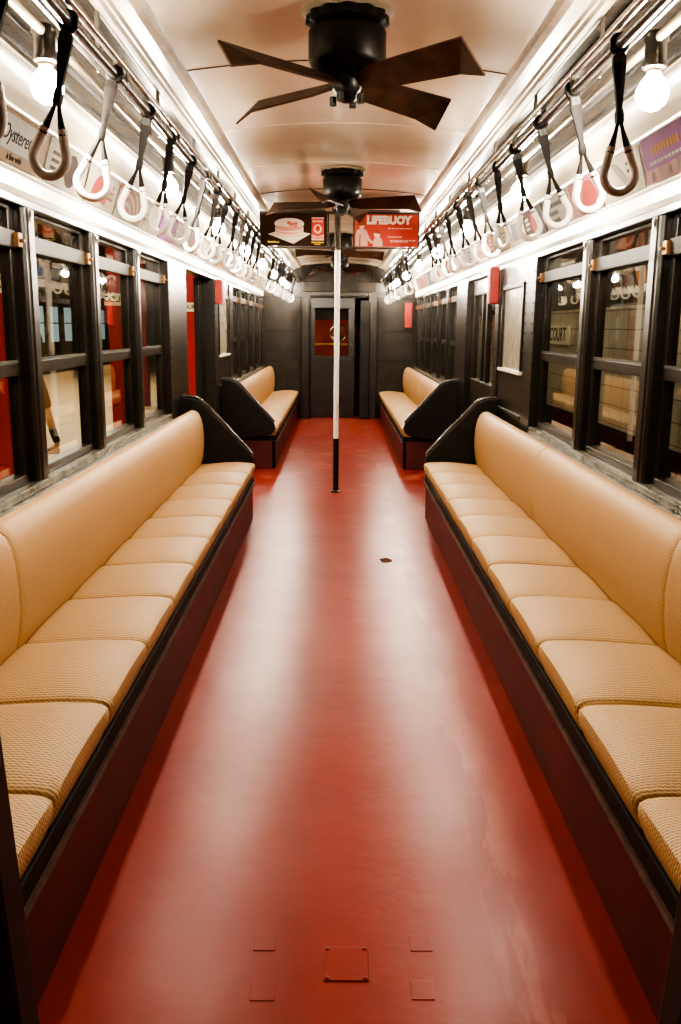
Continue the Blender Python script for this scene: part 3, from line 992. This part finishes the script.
for s, sd in SIDES:
    for k, spec in enumerate(LEFT if s < 0 else RIGHT):
        yc = (3.47 if s < 0 else 3.50) + .578 * (k)
        sp = spec.split(':')
        if yc + W / 2 > YF - .05:
            break
        m4 = card_matrix(s, yc)
        desc = {0: ''}
        if k == 0 and s < 0:
            lb = 'tan advert card with dark script Oysterettes on a cream label, above left windows'
        elif k == 0:
            lb = 'purple advert card with yellow lettering above the nearest right window'
        else:
            mot = {'disc': 'round spot', 'dome': 'dome', 'arcs': 'curved stripes', 'block': 'block', 'bars': 'bars', 'leaf': 'leaf shape'}[sp[2]]
            lb = '%s advert card with %s %s, %s from camera in the %s row' % (sp[0], sp[1], mot, ORD[k], sd)
        t = thing('advert_card', lb, 'advert', m4.translation, 'advert cards in the %s cove' % sd)
        bm = BM(); box(bm, -W / 2, W / 2, -H / 2, H / 2, 0, .003)
        part('board', t, bm, m4, flat(PAL[sp[0]]))
        z = .003
        rnd = random.Random(k * 7 + s)
        if k == 0 and s < 0:
            bm = BM(); rc(bm, -.20, .20, -.045, .075, z)
            part('printed_label', t, bm, m4, flat(PAL['white']))
            T = m4 @ Matrix.Translation((0, .012, z + .0015))
            obj('lettering', text_bm('Oysterettes', .078, T, shear=.3, bold=.0006), flat((.006, .005, .012)), t)
            T = m4 @ Matrix.Translation((-.03, -.064, z + .0008))
            obj('small_lettering', text_bm('is fine with', .034, T), flat((.015, .012, .010)), t)
            continue
        if k == 0:
            bm = BM(); rc(bm, -W / 2, W / 2, -H / 2, -.02, z); 
            part('printed_band', t, bm, m4, flat(PAL['pink']))
            bm = BM(); rc(bm, -.25, .20, -.035, .075, z + .0012)
            part('printed_block', t, bm, m4, flat(PAL['purple']))
            bm = BM()
            for q in range(9):
                rc(bm, -.16 + q * .032, -.138 + q * .032, .015, .045, z + .0024)
            part('printed_title', t, bm, m4, flat((.16, .07, .012)))
            bm = BM()
            for q in range(10):
                rc(bm, -.2 + q * .038, -.172 + q * .038, -.02, -.008, z + .0024)
            for q in range(5):
                rc(bm, -.22 + q * .09, -.18 + q * .09, -.08, -.045 + .01 * (q % 2), z)
            part('printed_lines', t, bm, m4, flat(PAL['white']))
            continue
        bm = BM()
        kind = sp[2]
        ox = rnd.uniform(-.09, .09)
        if kind == 'disc':
            poly(bm, ell(ox, 0, .085, .07, 24), z)
        elif kind == 'dome':
            poly(bm, ell(ox, -.065, .14, .13, 20, 0, PI), z)
        elif kind == 'arcs':
            for q in range(4):
                r1, r2 = .05 + q * .05, .075 + q * .05
                pts = ell(ox - .12, -.085, r1 * 1.5, r1, 14, 0, PI) + ell(ox - .12, -.085, r2 * 1.5, r2, 14, 0, PI)[::-1]
                pts = [(max(-W / 2, min(W / 2, a)), max(-H / 2, min(H / 2, b))) for a, b in pts]
                n = 14
                for i in range(n - 1):
                    rc_pts = [pts[i], pts[i + 1], pts[2 * n - 2 - i], pts[2 * n - 1 - i]]
                    poly(bm, rc_pts, z)
        elif kind == 'block':
            rc(bm, ox - .11, ox + .11, -.055, .06, z)
        elif kind == 'bars':
            for q in range(3):
                rc(bm, -.23, .02 + rnd.uniform(0, .2), -.065 + q * .045, -.04 + q * .045, z)
        elif kind == 'leaf':
            poly(bm, [(.09, -.06), (.02, -.03), (-.05, .02), (-.10, .07), (-.03, .06), (.04, .02), (.085, -.03)], z)
        part('printed_motif', t, bm, m4, flat(PAL[sp[1]]))
        if k < 12:                                       # a second, small printed area
            bm = BM()
            xx = -.22 if ox > 0 else .10
            for q in range(3):
                rc(bm, xx, xx + rnd.uniform(.07, .12), .03 - q * .03, .044 - q * .03, z + .0012)
            part('printed_lines', t, bm, m4, flat(PAL[rnd.choice(['dark brown', 'red', 'white', 'grey'])]))

# ------------------------------------------------------------------ red boxes on the walls
def red_box(label, x0, x1, y0, y1, z0, z1, face):
    t = thing('alarm_box', label, 'box', ((x0 + x1) / 2, (y0 + y1) / 2, z0), 'small red boxes on the walls')
    bm = BM(); box(bm, x0, x1, y0, y1, z0, z1)
    obj('case', bm, M['redbox'], t, bevel=.006)
    bm = BM()
    zm = z0 + (z1 - z0) * .48
    if face == 'y':
        box(bm, x0 + .01, x1 - .01, y0 - .006, y0, z0 + .015, zm); box(bm, x0 + .01, x1 - .01, y0 - .006, y0, zm + .012, z1 - .015)
    else:
        xa = x0 - .006 if face == 'x-' else x1
        box(bm, xa, xa + .006, y0 + .01, y1 - .01, z0 + .015, zm); box(bm, xa, xa + .006, y0 + .01, y1 - .01, zm + .012, z1 - .015)
    obj('cover', bm, M['redbox'], t, bevel=.003)
red_box('small red box high on the right wall before the closed side door', 1.165, 1.235, 7.10, 7.22, 1.69, 1.97, 'x-')
red_box('small red box high on the left wall just past the open doorway', -1.235, -1.165, 8.88, 9.10, 1.71, 1.945, 'x+')
red_box('tall red box on the far bulkhead at the right, above the far seat', 1.07, 1.19, YF - .10, YF - .012, 1.49, 1.89, 'y')

# ------------------------------------------------------------------ floor cover plates
for lb, x0, x1, y0, y1 in (('largest red-painted square cover plate in the middle of the near floor', -.050, .056, 1.79, 1.905),
                           ('small red-painted cover plate on the floor, nearest the camera, left of the large plate', -.218, -.160, 1.728, 1.782),
                           ('small red-painted cover plate on the floor, nearest the camera, right of the large plate', .152, .204, 1.733, 1.794),
                           ('faint small cover plate behind and right of the large floor plate', .162, .217, 1.893, 1.953),
                           ('faint small cover plate behind and left of the large floor plate', -.225, -.170, 1.892, 1.950)):
    t = thing('floor_plate', lb, 'cover plate', ((x0 + x1) / 2, (y0 + y1) / 2, 0), 'painted cover plates on the floor')
    big = x1 - x0 > .08
    bm = BM(); box(bm, x0, x1, y0, y1, 0, .0035 if big else .002)
    obj('plate', bm, M['floor'], t, bevel=.0015)
    if big:
        bm = BM()
        for x in (x0 + .008, x1 - .008):
            for y in (y0 + .008, y1 - .008):
                lathe(bm, [(.006, .0035), (.005, .006), (.001, .007)], (x, y, 0), 10)
        obj('screws', bm, M['floor'], t, smooth=True)

# ------------------------------------------------------------------ station outside, left
bm = BM(); box(bm, -9.0, -1.62, -2, 40, -.10, -.02)
struct('floor_platform', bm, M['platform'])
bm = BM(); box(bm, -9.2, -1.5, -2, 40, 4.2, 4.3)
struct('ceiling_station', bm, M['platform'])
def column(label, x, y):
    t = thing('station_column', label, 'column', (x, y, -.02), 'red steel columns on the platform')
    bm = BM()
    w = .125
    box(bm, x - w, x + w, y - .12, y - .09, -.02, 4.2); box(bm, x - w, x + w, y + .09, y + .12, -.02, 4.2); box(bm, x - .015, x + .015, y - .09, y + .09, -.02, 4.2)
    obj('shaft', bm, M['redcol'], t, bevel=.004)
    bm = BM(); box(bm, x - .165, x + .165, y - .135, y - .122, 1.755, 1.915)
    sg = obj('sign', bm, M['signcream'], t, bevel=.002)
    T = Matrix.Translation((x, y - .1365, 1.835)) @ Matrix.Rotation(PI / 2, 4, 'X')
    obj('lettering', text_bm('COURT', .115, T, bold=.0025, sx=.86), M['ink'], sg)
column('red steel column filling the nearest left window, cream sign at its edge', -2.985, 7.8)
column('red steel column with cream COURT sign seen through the middle left window', -3.0, 12.3)
column('red steel column with cream COURT sign standing outside the open left doorway', -2.78, 16.85)
bm = BM(); box(bm, -3.85, -3.62, 16.9, 17.1, -.02, 4.2)
tag(obj('slim_column', bm, M['maroon'], bevel=.01), 'dark maroon column seen through the left window beside the doorway', 'column')

t = thing('subway_train', 'dark train with lit bluish windows standing across the left platform', 'train', (-9.6, 24, -1))
bm = BM(); box(bm, -11.5, -9.15, 2, 40, -1, 2.9)
obj('body', bm, M['train'], t, bevel=.15, seg=4)
for k in range(24):
    y = 4 + k * 1.45
    bm = BM(); box(bm, -9.17, -9.13, y, y + .75, .95, 2.05)
    f = obj('window', bm, M['trainwin'], t, bevel=.01)
    bm = BM(); box(bm, -9.13, -9.115, y - .02, y + .77, 1.52, 1.56)
    obj('window_bar', bm, M['train'], f)

# person on the platform, mostly hidden by the window post
def skin_figure(name, verts, edges, rads, mat_, parent, root=0, sub=2):
    me = bpy.data.meshes.new(name)
    base = wpos(parent)
    me.from_pydata([Vector(v) for v in verts], edges, [])
    me.materials.append(mat_)
    o = bpy.data.objects.new(name, me)
    COL.objects.link(o)
    o.parent = parent
    md = o.modifiers.new('skin', 'SKIN')
    md.use_smooth_shade = True
    for i, r in enumerate(rads):
        rr = r if isinstance(r, tuple) else (r, r)
        me.skin_vertices[0].data[i].radius = rr
        me.skin_vertices[0].data[i].use_root = (i == root)
    sb = o.modifiers.new('sub', 'SUBSURF')
    sb.levels = sub; sb.render_levels = sub
    return o
def person(loc, rot, label):
    t = thing('person', label, 'person', loc)
    V = [(0, 0, .92), (0, 0, 1.05), (0, .01, 1.25), (0, 0, 1.40), (0, -.005, 1.47), (0, -.015, 1.54), (0, -.02, 1.62), (0, -.01, 1.69),
         (.10, 0, .88), (.11, -.06, .50), (.11, -.02, .10), (.11, -.13, .035),
         (-.10, 0, .88), (-.11, .10, .50), (-.11, .20, .11), (-.11, .08, .035),
         (.18, 0, 1.38), (.24, .06, 1.12), (.25, -.02, .88), (.25, -.04, .80),
         (-.18, 0, 1.38), (-.24, -.05, 1.12), (-.25, -.16, .90), (-.25, -.19, .82)]
    E_ = [(0, 1), (1, 2), (2, 3), (3, 4), (4, 5), (5, 6), (6, 7), (0, 8), (8, 9), (9, 10), (10, 11), (0, 12), (12, 13), (13, 14), (14, 15), (3, 16), (16, 17), (17, 18), (18, 19), (3, 20), (20, 21), (21, 22), (22, 23)]
    Rr = [(.14, .10), (.13, .09), (.15, .10), (.10, .08), .05, (.065, .075), (.075, .09), (.055, .06), .085, .055, .036, .03, .085, .055, .036, .03, .055, .042, .03, .032, .055, .042, .03, .032]
    skin_figure('body', V, E_, Rr, M['skin'], t)
    skin_figure('shirt', [(0, 0, .93), (0, 0, 1.05), (0, .01, 1.25), (0, 0, 1.40), (0, 0, 1.43), (.18, 0, 1.385), (.225, .045, 1.18), (-.18, 0, 1.385), (-.225, -.038, 1.18)],
                [(0, 1), (1, 2), (2, 3), (3, 4), (3, 5), (5, 6), (3, 7), (7, 8)], [(.165, .125), (.15, .11), (.17, .12), (.12, .10), .07, .075, .06, .075, .06], M['shirt'], t)
    skin_figure('shorts', [(0, 0, .98), (0, 0, .90), (.10, 0, .84), (.11, -.06, .52), (-.10, 0, .84), (-.11, .10, .52)],
                [(0, 1), (1, 2), (2, 3), (1, 4), (4, 5)], [(.155, .115), (.155, .12), .105, .085, .105, .085], M['shorts'], t)
    for q, (a, b, c) in ((1, ((.11, -.04, .33), (.11, -.02, .12), (.11, -.13, .02))), (-1, ((-.11, .14, .33), (-.11, .20, .13), (-.11, .08, .02)))):
        skin_figure('sock', [a, b], [(0, 1)], [.055, .045], M['sock'], t)
        skin_figure('shoe', [(b[0], b[1] + .03, .05), (b[0], b[1] - .04, .05), (c[0], c[1] - .02, .035)], [(0, 1), (1, 2)], [(.045, .05), (.045, .05), (.042, .032)], M['shoe'], t)
    skin_figure('hair', [(0, .015, 1.60), (0, .02, 1.67), (0, -.005, 1.715)], [(0, 1), (1, 2)], [(.08, .075), (.085, .085), (.06, .07)], M['hair'], t)
    bm = BM()
    for q in (-1, 1):
        bmesh.ops.create_uvsphere(bm, u_segments=10, v_segments=8, radius=.011, matrix=Matrix.Translation((q * .03, -.098, 1.625)))
    me = obj('eyes', bm, M['eye'], None, smooth=True); me.parent = t
    bm = BM()
    loft(bm, [[(-.006, -.095, 1.62), (.006, -.095, 1.62), (.006, -.085, 1.62), (-.006, -.085, 1.62)], [(-.013, -.118, 1.588), (.013, -.118, 1.588), (.016, -.085, 1.585), (-.016, -.085, 1.585)]])
    me = obj('nose', bm, M['skin'], None, smooth=True); me.parent = t
    t.rotation_euler = (0, 0, rot)
    return t
person((-3.53, 10.3, -.02), math.radians(-80), 'person in brown shorts and dark socks standing on the platform behind the left window post')

# ------------------------------------------------------------------ station outside, right
bm = BM(); box(bm, 2.2, 2.4, -2, 30, .72, 1.68)
struct('wall_station_tile', bm, M['tile'])
bm = BM(); box(bm, 2.22, 2.4, -2, 30, -1, .72); box(bm, 2.22, 2.4, -2, 30, 1.68, 4)
struct('wall_station_right', bm, M['black_rough'])
SY = 9.05
t = thing('wall_sign', 'pale name panel with dark letters COURT on the tiled wall outside', 'sign', (2.196, SY, 1.36))
bm = BM(); box(bm, 2.192, 2.2, SY - .45, SY + .45, 1.35, 1.53)
obj('panel', bm, M['signcream'], t)
T = Matrix.Translation((2.191, SY, 1.44)) @ Matrix.Rotation(-PI / 2, 4, 'Z') @ Matrix.Rotation(PI / 2, 4, 'X')
obj('lettering', text_bm('COURT', .19, T, bold=.003), M['ink'], t)

# ------------------------------------------------------------------ lights
def area(name, loc, size, power, rot=(0, 0, 0), c=(1, .9, .75), sy=None):
    l = bpy.data.lights.new(name, 'AREA')
    l.energy = power; l.size = size; l.color = c
    if sy:
        l.shape = 'RECTANGLE'; l.size_y = sy
    o = bpy.data.objects.new(name, l)
    o.location = loc; o.rotation_euler = rot
    COL.objects.link(o)
    return o
area('platform_light', (-5.0, 12, 4.15),   .4, 1150, c=(1, .88, .68), sy=26)
area('track_light', (1.75, 8, 3.4), .15, 300, c=(1, .9, .7), sy=22)
area('next_car_light', (0, YF + 1.2, 2.5), .3, 3.5, c=(1, .62, .36), sy=.6)

w = bpy.data.worlds.new('world'); S.world = w
w.use_nodes = True
w.node_tree.nodes['Background'].inputs[0].default_value = (.9, .8, .65, 1)
w.node_tree.nodes['Background'].inputs[1].default_value = .02

# ------------------------------------------------------------------ camera
cam = bpy.data.cameras.new('camera')
cam.sensor_fit = 'VERTICAL'; cam.sensor_height = 24.0; cam.lens = 880 * 24 / 1024
cam.clip_start = .05; cam.clip_end = 200
co = bpy.data.objects.new('camera', cam)
COL.objects.link(co)
TH = math.atan(185 / 880)
co.matrix_world = Matrix.Translation((-.03, 0, 1.5)) @ Matrix.Rotation(-.0053, 4, 'Z') @ Matrix.Rotation(PI / 2 - TH, 4, 'X') @ Matrix.Rotation(.0092, 4, 'Z')
S.camera = co

S.view_settings.view_transform = 'AgX'
S.view_settings.look = 'AgX - High Contrast'
S.view_settings.exposure = .60
S.cycles.use_denoising = True
S.cycles.max_bounces = 10
S.cycles.transparent_max_bounces = 16
S.cycles.sample_clamp_indirect = 8
S.cycles.caustics_reflective = False
S.cycles.caustics_refractive = False
